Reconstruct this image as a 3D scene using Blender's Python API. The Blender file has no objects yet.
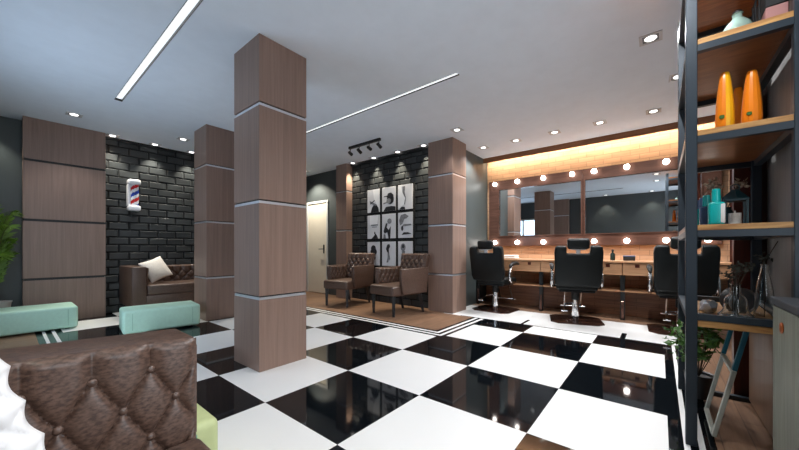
import bpy, bmesh, math, random
from mathutils import Vector, Matrix
R = math.radians
PI = math.pi
C = bpy.context.scene.collection
S = bpy.context.scene
random.seed(7)

# ------------------------------------------------------------------ camera
TH = 0.681364
cam_d = bpy.data.cameras.new('camera')
cam = bpy.data.objects.new('camera', cam_d)
C.objects.link(cam)
cam.location = (0, 0, 1.11)
cam.rotation_euler = (R(90), 0, TH - R(90))
cam_d.sensor_width = 36.0
cam_d.lens = 320.812 * 36.0 / 799.0
cam_d.shift_y = 24.818 / 799.0
cam_d.clip_start = 0.02
S.camera = cam

# ------------------------------------------------------------------ world, exposure
w = bpy.data.worlds.new('daylight')
S.world = w
w.use_nodes = True
bg = w.node_tree.nodes['Background']
bg.inputs[0].default_value = (0.80, 0.90, 1.0, 1)
bg.inputs[1].default_value = 2.0
S.view_settings.view_transform = 'Standard'
S.view_settings.look = 'None'
S.view_settings.gamma = 1.0
S.view_settings.exposure = 0.0
S.view_settings.use_curve_mapping = False
S.cycles.use_denoising = True
S.cycles.max_bounces = 10
S.cycles.diffuse_bounces = 6
S.cycles.glossy_bounces = 5
S.cycles.transmission_bounces = 6
S.cycles.transparent_max_bounces = 8
S.cycles.caustics_reflective = False
S.cycles.caustics_refractive = False
S.cycles.sample_clamp_indirect = 6.0

def area_light(name, loc, rot, sx, sy, power, col):
    l = bpy.data.lights.new(name, 'AREA')
    l.shape = 'RECTANGLE'; l.size = sx; l.size_y = sy; l.energy = power; l.color = col
    o = bpy.data.objects.new(name, l); C.objects.link(o)
    o.location = loc; o.rotation_euler = rot
    return o
H = 3.07            # ceiling height
WX = -0.5           # window wall
# daylight through the side window (pointing +X); fill light through an added, unseen shopfront (pointing +Y)
area_light('window_daylight', (WX - 0.12, 4.5, 1.35), (0, R(-90), 0), 2.1, 2.0, 30, (0.50, 0.72, 1.0))
area_light('shopfront_daylight', (0.55, -1.10, 1.4), (R(90), 0, 0), 1.8, 2.3, 45, (0.95, 0.97, 1.0))

# ------------------------------------------------------------------ materials
def srgb(r, g, b):
    f = lambda c: (c/255/12.92) if c/255 <= 0.04045 else ((c/255+0.055)/1.055)**2.4
    return (f(r), f(g), f(b), 1)
def nmat(name):
    m = bpy.data.materials.new(name); m.use_nodes = True
    nt = m.node_tree
    return m, nt, nt.nodes['Principled BSDF']
def mix_ramp(nt, fac, stops):
    r = nt.nodes.new('ShaderNodeValToRGB')
    while len(r.color_ramp.elements) < len(stops): r.color_ramp.elements.new(0.5)
    for e, (p, c) in zip(r.color_ramp.elements, stops): e.position = p; e.color = c
    nt.links.new(fac, r.inputs[0]); return r.outputs[0]
def coords(nt, scale, kind='Object'):
    t = nt.nodes.new('ShaderNodeTexCoord'); mp = nt.nodes.new('ShaderNodeMapping')
    mp.inputs['Scale'].default_value = scale
    nt.links.new(t.outputs[kind], mp.inputs[0]); return mp.outputs[0]
def noise(nt, vec, scale, detail=4, rough=0.55, dist=0.0):
    n = nt.nodes.new('ShaderNodeTexNoise')
    n.inputs['Scale'].default_value = scale; n.inputs['Detail'].default_value = detail
    n.inputs['Roughness'].default_value = rough; n.inputs['Distortion'].default_value = dist
    nt.links.new(vec, n.inputs['Vector']); return n.outputs['Fac']
def bump(nt, p, h, strength, dist=0.01):
    b = nt.nodes.new('ShaderNodeBump'); b.inputs['Strength'].default_value = strength
    b.inputs['Distance'].default_value = dist
    nt.links.new(h, b.inputs['Height']); nt.links.new(b.outputs[0], p.inputs['Normal'])
def plain(name, col, rough=0.5, metal=0.0, spec=0.5, var=0.06, vs=6.0, coat=0.0):
    m, nt, p = nmat(name)
    n = noise(nt, coords(nt, (1, 1, 1)), vs, 3)
    lo = tuple(c*(1-var) for c in col[:3]) + (1,); hi = tuple(min(1, c*(1+var)) for c in col[:3]) + (1,)
    nt.links.new(mix_ramp(nt, n, [(0.3, lo), (0.7, hi)]), p.inputs['Base Color'])
    p.inputs['Roughness'].default_value = rough; p.inputs['Metallic'].default_value = metal
    p.inputs['Specular IOR Level'].default_value = spec
    p.inputs['Coat Weight'].default_value = coat; p.inputs['Coat Roughness'].default_value = 0.05
    return m
def wood(name, c1, c2, scale, rough=0.4, spec=0.4, det=6, planks=None, coat=0.0):
    m, nt, p = nmat(name)
    n = noise(nt, coords(nt, scale), 1.0, det, 0.6, 0.6)
    col = mix_ramp(nt, n, [(0.28, c1), (0.5, tuple((a+b)/2 for a, b in zip(c1, c2))), (0.72, c2)])
    if planks:     # (axis vector combos) -> brick pattern lines
        tc = nt.nodes.new('ShaderNodeTexCoord'); sx = nt.nodes.new('ShaderNodeSeparateXYZ'); cx = nt.nodes.new('ShaderNodeCombineXYZ')
        nt.links.new(tc.outputs['Object'], sx.inputs[0])
        nt.links.new(sx.outputs[planks[0]], cx.inputs[0]); nt.links.new(sx.outputs[planks[1]], cx.inputs[1])
        b = nt.nodes.new('ShaderNodeTexBrick')
        nt.links.new(cx.outputs[0], b.inputs['Vector'])
        b.inputs['Scale'].default_value = 1.0
        b.inputs['Brick Width'].default_value = planks[2]; b.inputs['Row Height'].default_value = planks[3]
        b.inputs['Mortar Size'].default_value = planks[4]; b.inputs['Mortar Smooth'].default_value = 0.2
        b.inputs['Color1'].default_value = (0.90, 0.90, 0.90, 1); b.inputs['Color2'].default_value = (1.06, 1.06, 1.06, 1)
        b.inputs['Mortar'].default_value = (0.58, 0.58, 0.58, 1)
        mx = nt.nodes.new('ShaderNodeMix'); mx.data_type = 'RGBA'; mx.blend_type = 'MULTIPLY'
        mx.inputs[0].default_value = 1.0
        nt.links.new(col, mx.inputs[6]); nt.links.new(b.outputs['Color'], mx.inputs[7])
        col = mx.outputs[2]
    nt.links.new(col, p.inputs['Base Color'])
    p.inputs['Roughness'].default_value = rough; p.inputs['Specular IOR Level'].default_value = spec
    p.inputs['Coat Weight'].default_value = coat; p.inputs['Coat Roughness'].default_value = 0.08
    bump(nt, p, n, 0.06, 0.004)
    return m
def leather(name, c1, c2, rough=0.36):
    m, nt, p = nmat(name)
    v = coords(nt, (1, 1, 1))
    n = noise(nt, coords(nt, (0.75, 1, 1.5)), 95.0, 2, 0.5, 0.1)
    nt.links.new(mix_ramp(nt, n, [(0.36, c1), (0.62, c2)]), p.inputs['Base Color'])
    p.inputs['Roughness'].default_value = rough; p.inputs['Specular IOR Level'].default_value = 0.45
    n2 = noise(nt, v, 160.0, 3)
    bump(nt, p, n2, 0.12, 0.004)
    return m
def emit(name, col, strength):
    m, nt, p = nmat(name)
    p.inputs['Base Color'].default_value = col
    p.inputs['Emission Color'].default_value = col; p.inputs['Emission Strength'].default_value = strength
    return m
def glass(name, col, rough=0.0):
    m, nt, p = nmat(name)
    p.inputs['Base Color'].default_value = col; p.inputs['Transmission Weight'].default_value = 1.0
    p.inputs['Roughness'].default_value = rough; p.inputs['IOR'].default_value = 1.45
    return m
def pane(name):
    m = bpy.data.materials.new(name); m.use_nodes = True; nt = m.node_tree
    nt.nodes.remove(nt.nodes['Principled BSDF'])
    t = nt.nodes.new('ShaderNodeBsdfTransparent'); g = nt.nodes.new('ShaderNodeBsdfGlossy'); x = nt.nodes.new('ShaderNodeMixShader')
    g.inputs['Roughness'].default_value = 0.02; x.inputs[0].default_value = 0.06
    nt.links.new(t.outputs[0], x.inputs[1]); nt.links.new(g.outputs[0], x.inputs[2])
    nt.links.new(x.outputs[0], nt.nodes['Material Output'].inputs[0])
    return m

M = {}
M['ceiling'] = plain('ceiling_paint', srgb(230, 239, 250), 0.8, var=0.02)
M['wallgrey'] = plain('grey_green_wall_paint', srgb(68, 75, 75), 0.42, var=0.05, vs=2.0)
M['walldark'] = plain('charcoal_wall_paint', srgb(62, 67, 68), 0.5, var=0.05, vs=2.0)
M['white_tile'] = plain('white_floor_tile', srgb(230, 229, 227), 0.3, var=0.012, vs=2.0, spec=0.15)
M['black_tile'] = plain('black_floor_tile', srgb(10, 14, 18), 0.05, var=0.15, vs=3.0, spec=0.4)
M['floor_wood'] = wood('floor_wood', srgb(112, 84, 66), srgb(142, 112, 90), (3, 26, 26), 0.36, spec=0.25, planks=(0, 1, 1.2, 0.14, 0.003))
M['veneer'] = wood('column_veneer', srgb(126, 103, 92), srgb(146, 120, 107), (34, 34, 1.2), 0.38, det=5)
M['groove'] = plain('black_groove', srgb(18, 18, 20), 0.5)
M['steel_strip'] = plain('brushed_steel', srgb(215, 217, 222), 0.32, 0.75)
M['brick'] = plain('black_glazed_brick', srgb(44, 47, 48), 0.46, var=0.25, vs=3.0, spec=0.5)
M['mortar'] = plain('black_mortar', srgb(10, 11, 12), 0.8)
M['black'] = plain('black_metal', srgb(22, 23, 25), 0.4, 0.2)
M['shelf_steel'] = plain('blue_grey_steel', srgb(46, 55, 63), 0.4, 0.3)
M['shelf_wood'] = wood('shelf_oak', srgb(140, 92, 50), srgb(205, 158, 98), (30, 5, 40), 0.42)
M['shelf_under'] = wood('shelf_walnut', srgb(104, 64, 36), srgb(146, 96, 58), (30, 5, 40), 0.3)  # same shelf wood, darkened: shade of the undersides put into the colour
M['mirror_wood'] = wood('mirror_frame_wood', srgb(68, 46, 38), srgb(90, 64, 54), (20, 2.0, 24), 0.22)
M['wall_wood'] = wood('wood_wall_tile', srgb(184, 144, 112), srgb(206, 168, 134), (10, 2.0, 20), 0.45, planks=(1, 2, 0.26, 0.085, 0.004))
M['counter_wood'] = wood('counter_wood', srgb(176, 128, 92), srgb(206, 160, 122), (20, 2, 20), 0.35)
M['cornice'] = wood('cornice_wood', srgb(120, 76, 48), srgb(150, 100, 66), (20, 2, 20), 0.4)
M['kickwood'] = wood('dark_plank_wood', srgb(122, 80, 56), srgb(160, 110, 80), (20, 2, 26), 0.35, planks=(1, 2, 0.6, 0.06, 0.004))
M['redwood'] = wood('dark_red_wood', srgb(58, 22, 14), srgb(84, 36, 24), (24, 24, 1.5), 0.3)
M['greywood'] = wood('grey_washed_wood', srgb(122, 121, 120), srgb(146, 143, 140), (20, 20, 1.2), 0.45)
M['brownpanel'] = wood('brown_panel_wood', srgb(104, 76, 56), srgb(136, 102, 78), (34, 34, 1.4), 0.4)
M['limewood'] = wood('limed_cabinet_wood', srgb(122, 124, 110), srgb(150, 150, 136), (40, 40, 2.2), 0.5)
M['leather'] = leather('mottled_brown_leather', srgb(66, 49, 42), srgb(98, 76, 65))
M['leather_dark'] = leather('brown_leather_plain', srgb(68, 52, 45), srgb(98, 77, 67))
M['mint'] = plain('mint_upholstery', srgb(182, 220, 200), 0.55, var=0.04, vs=30)
M['lime'] = plain('pale_green_upholstery', srgb(190, 200, 146), 0.55, var=0.04, vs=30)  # mint upholstery with warm light put into its colour
M['seam'] = plain('mint_seam', srgb(120, 175, 152), 0.6)
M['darkleg'] = plain('dark_leg_lacquer', srgb(26, 28, 32), 0.35)
M['white'] = plain('white_paint', srgb(226, 224, 220), 0.4, var=0.02)
M['door'] = plain('cream_door_paint', srgb(232, 222, 204), 0.4, var=0.02)
M['doorframe'] = plain('door_frame_paint', srgb(200, 200, 198), 0.4, var=0.02)
M['pillow'] = plain('white_quilt', srgb(235, 234, 234), 0.8, var=0.02)
M['cream'] = plain('cream_fabric', srgb(228, 220, 210), 0.85, var=0.08, vs=60)
M['chairblack'] = plain('black_vinyl', srgb(11, 16, 17), 0.42, var=0.1, spec=0.3)
M['chrome'] = plain('chrome', srgb(225, 226, 228), 0.08, 1.0, var=0.01)
M['darkchrome'] = plain('dark_polished_plate', srgb(92, 66, 58), 0.12, 0.8)
M['mirror'] = plain('mirror_glass', srgb(226, 230, 232), 0.0, 1.0, var=0.0)
M['alu'] = plain('downlight_frame_metal', srgb(196, 197, 200), 0.4, 0.0)
M['recess'] = plain('downlight_recess_metal', srgb(112, 114, 118), 0.4, 0.2)
M['red'] = plain('red_stripe', srgb(196, 36, 40), 0.25)
M['blue'] = plain('blue_stripe', srgb(34, 62, 160), 0.25)
M['polewhite'] = plain('white_enamel', srgb(236, 236, 240), 0.2)
M['orange'] = plain('orange_ceramic', srgb(232, 128, 24), 0.3, spec=0.3)
M['yellow'] = plain('yellow_ceramic', srgb(246, 178, 30), 0.3, spec=0.3)
M['teal'] = plain('teal_plastic', srgb(20, 172, 168), 0.25)
M['tealdark'] = plain('dark_teal_metal', srgb(8, 44, 50), 0.35, 0.3)
M['bluegrey'] = plain('violet_grey_plastic', srgb(70, 92, 128), 0.3)
M['pink'] = plain('dusty_pink_card', srgb(168, 120, 116), 0.6)
M['greenglass'] = glass('green_glass', (0.50, 0.72, 0.62, 1))
M['greenglass'].node_tree.nodes['Principled BSDF'].inputs['Transmission Weight'].default_value = 0.45
M['clearglass'] = glass('clear_glass', (0.94, 0.97, 0.97, 1))
M['smoked'] = glass('smoked_glass', (0.62, 0.60, 0.58, 1))
M['leaf'] = plain('leaf_green', srgb(62, 104, 34), 0.5, var=0.4, vs=14)
M['palm'] = plain('palm_leaf_green', srgb(98, 132, 40), 0.5, var=0.4, vs=8)
M['dryleaf'] = plain('dried_leaf_grey', srgb(66, 66, 56), 0.7, var=0.3, vs=20)
M['petal'] = plain('beige_petal', srgb(170, 150, 128), 0.7, var=0.2, vs=20)
M['stem'] = plain('brown_stem', srgb(60, 48, 34), 0.7)
M['soil'] = plain('potting_soil', srgb(40, 30, 22), 0.95)
M['pot'] = plain('pale_pot', srgb(196, 192, 186), 0.5)
M['blackpot'] = plain('black_pot', srgb(26, 26, 28), 0.5)
M['paleframe'] = plain('pale_grey_frame_paint', srgb(178, 180, 170), 0.45)
M['tealframe'] = plain('teal_frame_paint', srgb(20, 92, 112), 0.4)
M['copper'] = plain('copper_knob', srgb(196, 104, 52), 0.35, 0.6)
M['charcoal'] = plain('charcoal_worktop', srgb(74, 76, 80), 0.4)
M['towel'] = plain('white_towel', srgb(232, 228, 222), 0.9)
M['bottledark'] = plain('dark_green_bottle', srgb(30, 44, 40), 0.25)
M['photo_paper'] = plain('photo_paper', srgb(214, 214, 218), 0.4, var=0.06, vs=3.0)
M['photo_light'] = plain('photo_light_tone', srgb(240, 240, 242), 0.4, var=0.03)
M['photo_ink'] = plain('photo_black_tone', srgb(38, 38, 42), 0.4, var=0.5, vs=18)
M['photo_mid'] = plain('photo_grey_tone', srgb(122, 122, 126), 0.4, var=0.4, vs=18)
M['bulb'] = emit('warm_bulb_glow', (1.0, 0.94, 0.88, 1), 24.0)
M['strip'] = emit('strip_light_glow', (0.93, 0.97, 1.0, 1), 0.92)
M['lens'] = emit('downlight_glow', (1.0, 0.98, 0.95, 1), 3.0)
M['led'] = emit('warm_led_glow', (1.0, 0.87, 0.66, 1), 50.0)
M['pane'] = pane('window_pane_glass')

# ------------------------------------------------------------------ mesh builder
class MB:
    def __init__(s): s.bm = bmesh.new(); s.mi = 0
    def _set(s, faces):
        for f in faces: f.material_index = s.mi
    def box(s, x0, x1, y0, y1, z0, z1, bev=0.0, seg=2, xf=None):
        r = bmesh.ops.create_cube(s.bm, size=1.0)
        vs = r['verts']
        for v in vs:
            v.co = Vector((x0+(v.co.x+.5)*(x1-x0), y0+(v.co.y+.5)*(y1-y0), z0+(v.co.z+.5)*(z1-z0)))
        return s._fin(vs, bev, seg, xf)
    def _fin(s, vs, bev, seg, xf):
        fs = set(f for v in vs for f in v.link_faces)
        if bev > 0:
            es = list(set(e for v in vs for e in v.link_edges))
            r = bmesh.ops.bevel(s.bm, geom=es, offset=bev, segments=seg, profile=0.5, affect='EDGES')
            fs = set(r['faces']) | set(f for f in fs if f.is_valid)
            vs = list(set(v for f in fs for v in f.verts))
        s._set(fs)
        if xf is not None:
            for v in vs: v.co = xf @ v.co
        return vs
    def prism(s, pts, axis, a0, a1, bev=0.0, seg=2, xf=None):
        # pts: 2D outline; axis: extrusion axis 0/1/2
        def mk(p, a):
            return Vector((a, p[0], p[1])) if axis == 0 else Vector((p[0], a, p[1])) if axis == 1 else Vector((p[0], p[1], a))
        A = [s.bm.verts.new(mk(p, a0)) for p in pts]; B = [s.bm.verts.new(mk(p, a1)) for p in pts]
        n = len(pts); fs = [s.bm.faces.new(A), s.bm.faces.new(B[::-1])]
        for i in range(n): fs.append(s.bm.faces.new((A[i], B[i], B[(i+1) % n], A[(i+1) % n])))
        bmesh.ops.recalc_face_normals(s.bm, faces=fs)
        return s._fin(A+B, bev, seg, xf)
    def tube(s, pts, r, seg=10, cap=True):
        pts = [Vector(p) for p in pts]; rs = r if isinstance(r, (list, tuple)) else [r]*len(pts)
        rings = []; up = None
        for i, p in enumerate(pts):
            t = (pts[min(i+1, len(pts)-1)] - pts[max(i-1, 0)]).normalized()
            if up is None:
                up = Vector((0, 0, 1)) if abs(t.z) < 0.9 else Vector((1, 0, 0))
            a = t.cross(up).normalized(); b = a.cross(t).normalized(); up = b
            rings.append([s.bm.verts.new(p + (a*math.cos(2*PI*k/seg) + b*math.sin(2*PI*k/seg))*rs[i]) for k in range(seg)])
        fs = []
        for i in range(len(rings)-1):
            for k in range(seg):
                fs.append(s.bm.faces.new((rings[i][k], rings[i][(k+1) % seg], rings[i+1][(k+1) % seg], rings[i+1][k])))
        if cap:
            fs.append(s.bm.faces.new(rings[0][::-1])); fs.append(s.bm.faces.new(rings[-1]))
        s._set(fs); return [v for g in rings for v in g]
    def lathe(s, prof, c=(0, 0, 0), seg=20, xf=None, cap=True):
        rings = [[s.bm.verts.new(Vector((c[0]+r*math.cos(2*PI*k/seg), c[1]+r*math.sin(2*PI*k/seg), c[2]+z))) for k in range(seg)] for r, z in prof]
        fs = []
        for i in range(len(rings)-1):
            for k in range(seg):
                fs.append(s.bm.faces.new((rings[i][k], rings[i][(k+1) % seg], rings[i+1][(k+1) % seg], rings[i+1][k])))
        if cap:
            fs.append(s.bm.faces.new(rings[0][::-1])); fs.append(s.bm.faces.new(rings[-1]))
        s._set(fs); vs = [v for g in rings for v in g]
        if xf is not None:
            for v in vs: v.co = xf @ v.co
        return vs
    def ball(s, c, r, seg=16, xf=None):
        rr = (r, r, r) if not isinstance(r, (list, tuple)) else r
        g = bmesh.ops.create_uvsphere(s.bm, u_segments=seg, v_segments=max(6, seg//2+2), radius=1.0)
        for v in g['verts']:
            v.co = Vector((v.co.x*rr[0], v.co.y*rr[1], v.co.z*rr[2]))
            if xf is not None: v.co = xf @ v.co
            v.co += Vector(c)
        s._set(set(f for v in g['verts'] for f in v.link_faces)); return g['verts']
    def grid(s, fn, nu, nv):
        G = [[s.bm.verts.new(fn(i/nu, j/nv)) for j in range(nv+1)] for i in range(nu+1)]
        fs = [s.bm.faces.new((G[i][j], G[i+1][j], G[i+1][j+1], G[i][j+1])) for i in range(nu) for j in range(nv)]
        s._set(fs); return G
    def quad(s, *ps):
        f = s.bm.faces.new([s.bm.verts.new(Vector(p)) for p in ps]); f.material_index = s.mi; return f
    def build(s, name, mats, parent=None, smooth=True, world=False, angle=35):
        if world and parent is not None:
            bmesh.ops.transform(s.bm, matrix=Matrix.Translation(-Vector(parent.location)), verts=s.bm.verts)
        me = bpy.data.meshes.new(name); s.bm.to_mesh(me); s.bm.free()
        for m in (mats if isinstance(mats, (list, tuple)) else [mats]): me.materials.append(m)
        if smooth:
            for p in me.polygons: p.use_smooth = True
            me.set_sharp_from_angle(angle=R(angle))
        o = bpy.data.objects.new(name, me); C.objects.link(o)
        if parent is not None: o.parent = parent
        return o
def tag(o, label, cat, group=None):
    o['label'] = label; o['category'] = cat
    if group: o['group'] = group
    return o
def thing(name, label, cat, loc=(0, 0, 0), rz=0.0, group=None):
    o = bpy.data.objects.new(name, None); C.objects.link(o)
    o.empty_display_size = 0.1
    o.location = loc; o.rotation_euler = (0, 0, rz)
    return tag(o, label, cat, group)
def struct(o, kind='structure'):
    o['kind'] = kind; return o
def dup(root, loc, rz, label, group=None):
    r = root.copy(); C.objects.link(r); r.location = loc; r.rotation_euler = (0, 0, rz); r['label'] = label
    if group: r['group'] = group
    for ch in list(root.children):
        c = ch.copy(); C.objects.link(c); c.parent = r
        for g in list(ch.children):
            d = g.copy(); C.objects.link(d); d.parent = c
    return r

# ------------------------------------------------------------------ FLOOR
def floor_mat(x, y):
    W, B, O = 0, 1, 2
    if y > 7.5 or y < -0.25:
        return O
    if x > 4.86 and y < 2.95:
        if x < 4.885 and -0.16 < y < 2.62: return B
        if x > 5.93: return O
        if y < -0.17: return O
        if 4.885 < x < 5.24 and 1.585 < y < 1.625: return B
        if 4.885 < x < 5.20 and 0.335 < y < 0.39: return B
        return W
    if x > 3.5 and y > 2.14:
        d = min(x-3.5, y-2.14)
        if d > 0.25: return O
        k = int(d/0.05)
        return W if k in (1, 3) else B
    if x < 0.5:
        if x < 0.26: return O
        if 0.32 < x < 0.35 or 0.405 < x < 0.44: return W
        return B
    if y < -0.04:
        if -0.135 < y < -0.107 or -0.20 < y < -0.172: return W
        return B
    i = math.floor((x-1.196)/0.8); j = math.floor((y-2.226)/0.8)
    return B if (i+j) % 2 else W
xs = set([WX, 6.72, 4.86, 4.885, 5.93, 5.24, 5.20, 0.26, 0.32, 0.35, 0.405, 0.44, 0.5] + [3.5+0.05*k for k in range(6)])
ys = set([-0.95, 7.5, 2.95, -0.25, -0.17, -0.16, 2.62, 1.585, 1.625, 0.335, 0.39, -0.04, -0.107, -0.135, -0.172, -0.20] + [2.14+0.05*k for k in range(6)])
for k in range(-3, 7):
    xs.add(round(1.196+0.8*k, 4)); ys.add(round(2.226+0.8*k, 4))
xs = sorted(v for v in xs if WX <= v <= 6.72); ys = sorted(v for v in ys if -0.95 <= v <= 7.5)
f = MB(); vv = {}
def fv(x, y):
    if (x, y) not in vv: vv[(x, y)] = f.bm.verts.new((x, y, 0))
    return vv[(x, y)]
for a, b in zip(xs, xs[1:]):
    for c, d in zip(ys, ys[1:]):
        if b-a < 1e-4 or d-c < 1e-4: continue
        fc = f.bm.faces.new((fv(a, c), fv(b, c), fv(b, d), fv(a, d)))
        fc.material_index = floor_mat((a+b)/2, (c+d)/2)
f.mi = 1
f.box(WX, 6.72, -0.95, 7.5, -0.06, -0.004)
struct(f.build('floor', [M['white_tile'], M['black_tile'], M['floor_wood']], smooth=False))

# ------------------------------------------------------------------ CEILING with two recessed channels
CH = [(0.905, 0.985, 0.9, 5.52), (3.15, 3.215, 1.74, 5.43)]
f = MB()
cx = sorted([WX-0.2, 6.9] + [v for c in CH for v in c[:2]]); cy = sorted(set([-1.1, 7.7] + [v for c in CH for v in c[2:]]))
for a, b in zip(cx, cx[1:]):
    for c, d in zip(cy, cy[1:]):
        mx, my = (a+b)/2, (c+d)/2
        hole = any(q[0] < mx < q[1] and q[2] < my < q[3] for q in CH)
        f.box(a, b, c, d, H+0.05 if hole else H, H+0.08)
struct(f.build('ceiling', M['ceiling'], smooth=False))

# ------------------------------------------------------------------ WALLS
def wall(name, mat, *boxes):
    f = MB()
    for b in boxes: f.box(*b)
    return struct(f.build(name, mat, smooth=False))
def brick_wall(name, axis, at, a0, a1, z0, z1, sgn=-1):
    # glazed bevelled bricks on a mortar bed; face at `at`, pointing sgn along the other axis
    f = MB(); rnd = random.Random(3)
    f.mi = 1
    bed = at - sgn*0.018
    if axis == 'x': f.box(a0, a1, min(bed, bed-sgn*0.14), max(bed, bed-sgn*0.14), z0, z1)
    else: f.box(min(bed, bed-sgn*0.14), max(bed, bed-sgn*0.14), a0, a1, z0, z1)
    f.mi = 0
    PX_, PZ_ = 0.285, 0.1335; g = 0.008; bv = 0.010
    row = 0; z = z0
    while z < z1-0.02:
        zt = min(z+PZ_, z1); u = a0 - (PX_/2 if row % 2 else 0)
        while u < a1:
            p, q = max(u+g, a0), min(u+PX_-g, a1); zb, zz = z+g, zt-g
            if q-p > 0.03 and zz-zb > 0.02:
                t1, t2 = rnd.uniform(-.0028, .0028), rnd.uniform(-.0035, .0035); bb = min(bv, (q-p)*.3, (zz-zb)*.3)
                def P(uu, zz_, dd):
                    v = at - sgn*dd
                    return Vector((uu, v, zz_)) if axis == 'x' else Vector((v, uu, zz_))
                o = [f.bm.verts.new(P(a, b, 0.016)) for a, b in ((p, zb), (q, zb), (q, zz), (p, zz))]
                i = [f.bm.verts.new(P(a, b, 0.003 + t1*sx + t2*sz)) for a, b, sx, sz in ((p+bb, zb+bb, -1, -1), (q-bb, zb+bb, 1, -1), (q-bb, zz-bb, 1, 1), (p+bb, zz-bb, -1, 1))]
                fs = [f.bm.faces.new(i)] + [f.bm.faces.new((o[k], o[(k+1) % 4], i[(k+1) % 4], i[k])) for k in range(4)]
                for fc in fs: fc.material_index = 0
            u += PX_
        z += PZ_; row += 1
    bmesh.ops.recalc_face_normals(f.bm, faces=f.bm.faces)
    return struct(f.build(name, [M['brick'], M['mortar']], smooth=False))
brick_wall('wall_back', 'x', 7.45, 1.0, 5.1, 0.0, H)
wall('wall_back_left', M['wallgrey'], (WX-0.15, 1.0, 7.5, 7.65, 0, H))
brick_wall('wall_pictures', 'y', 5.06, 3.25, 5.56, 0.0, H)
wall('wall_door', M['walldark'], (5.1, 5.22, 5.56, 6.42, 0, H), (5.1, 5.22, 7.30, 7.6, 0, H), (5.1, 5.22, 6.42, 7.30, 2.36, H), (5.22, 5.3, 3.2, 7.6, 0, H))
wall('wall_side', M['wallgrey'], (5.2, 6.85, 2.95, 3.1, 0, H))
wall('wall_mirror', M['wall_wood'], (6.72, 6.85, -0.80, 2.95, 0, H))
wall('wall_mirror_end', M['redwood'], (6.70, 6.85, -1.1, -0.80, 0, H))
# right-hand wall with a shopfront opening added near the camera to let fill light in
wall('wall_right', M['walldark'], (1.50, 6.85, -1.10, -0.95, 0, H), (WX-0.15, -0.40, -1.10, -0.95, 0, H),
     (-0.40, 1.50, -1.10, -0.95, 2.62, H), (-0.40, 1.50, -1.10, -0.95, 0, 0.12))
# window wall behind the camera with one opening
wall('wall_window', M['walldark'], (WX-0.15, WX, -0.95, 3.45, 0, H), (WX-0.15, WX, 5.55, 7.5, 0, H),
     (WX-0.15, WX, 3.45, 5.55, 2.40, H), (WX-0.15, WX, 3.45, 5.55, 0, 0.30))
wall('wall_partition', M['greywood'], (2.44, 3.46, -0.95, -0.60, 0, H))
f = MB(); f.box(3.47, 3.56, -0.95, -0.435, 0, H); struct(f.build('trim_1', M['redwood'], smooth=False))
# window frame and pane
f = MB()
for a, b, c, d in ((3.45, 3.51, 0.30, 2.40), (5.49, 5.55, 0.30, 2.40), (4.47, 4.53, 0.30, 2.40)): f.box(WX-0.10, WX-0.04, a, b, c, d)
for c, d in ((0.30, 0.36), (2.34, 2.40), (1.62, 1.66)): f.box(WX-0.10, WX-0.04, 3.51, 5.49, c, d)
wf = struct(f.build('window_1', M['white'], smooth=False))
f = MB(); f.box(WX-0.075, WX-0.068, 3.5, 5.5, 0.35, 2.35); f.build('window_pane', M['pane'], wf, smooth=False)
f = MB()
for a, b in ((-0.40, -0.34), (0.52, 0.58), (1.44, 1.50)): f.box(a, b, -1.05, -0.99, 0.12, 2.62)
for c, d in ((0.12, 0.18), (2.56, 2.62)): f.box(-0.34, 1.44, -1.05, -0.99, c, d)
wf = struct(f.build('window_2', M['black'], smooth=False))  # unseen shopfront window, added as a source of fill light
f = MB(); f.box(-0.35, 1.45, -1.025, -1.018, 0.17, 2.57); f.build('window_pane', M['pane'], wf, smooth=False)
# black trims along the top of dark walls
f = MB(); f.box(1.0, 5.05, 7.40, 7.45, H-0.035, H); struct(f.build('trim_2', M['black'], smooth=False))
f = MB(); f.box(5.0, 5.06, 3.31, 5.50, H-0.05, H); struct(f.build('trim_3', M['black'], smooth=False))
# door
f = MB()
f.box(5.075, 5.17, 6.42, 6.475, 0, 2.36); f.box(5.075, 5.17, 7.245, 7.30, 0, 2.36); f.box(5.075, 5.17, 6.475, 7.245, 2.305, 2.36)
df = struct(f.build('door_1', M['doorframe'], smooth=False))
f = MB(); f.box(5.09, 5.13, 6.48, 7.24, 0.012, 2.30, 0.004, 1); f.build('door_leaf', M['door'], df, smooth=False)
f = MB(); f.box(5.075, 5.089, 6.56, 6.60, 1.02, 1.24, 0.003, 1)
f.tube([(5.08, 6.58, 1.13), (5.04, 6.58, 1.13), (5.035, 6.60, 1.13), (5.035, 6.72, 1.13)], 0.009, 8)
f.build('door_handle', M['black'], df)

# ------------------------------------------------------------------ COLUMNS
def column(x0, x1, y0, y1, label, dark=False, open_back=False):
    t = thing('wood_clad_column', label, 'column', ((x0+x1)/2, (y0+y1)/2, 0))
    zs = [0, 0.652, 1.535, 2.425, H]; gp = 0.036
    f = MB()
    for k in range(4):
        f.box(x0, x1, y0, y1, zs[k] if k == 0 else zs[k]+gp, zs[k+1], 0.002, 1)
    f.build('cladding', M['veneer'], t, smooth=False, world=True)
    for k in (1, 2, 3):
        f = MB()
        i = 0.012 if dark else 0.008
        f.box(x0+0.014, x1-0.014, y0+0.014, y1-0.014, zs[k], zs[k]+gp)
        f.build('joint_groove', M['groove'], t, smooth=False, world=True)
        if not dark:
            f = MB(); z0 = zs[k]+0.001; z1 = zs[k]+gp-0.012; e = 0.004
            f.box(x0+e, x1-e, y0+e, y1-e, z0, z1)
            f.build('joint_strip', M['steel_strip'], t, smooth=False, world=True)
    return t
column(1.452, 1.952, 2.81, 3.31, 'tall brown wood column standing alone on the checker floor, nearest to the viewer')
column(1.985, 2.485, 5.485, 5.985, 'brown wood column half hidden behind the nearest column, right of the mint bench')
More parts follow.
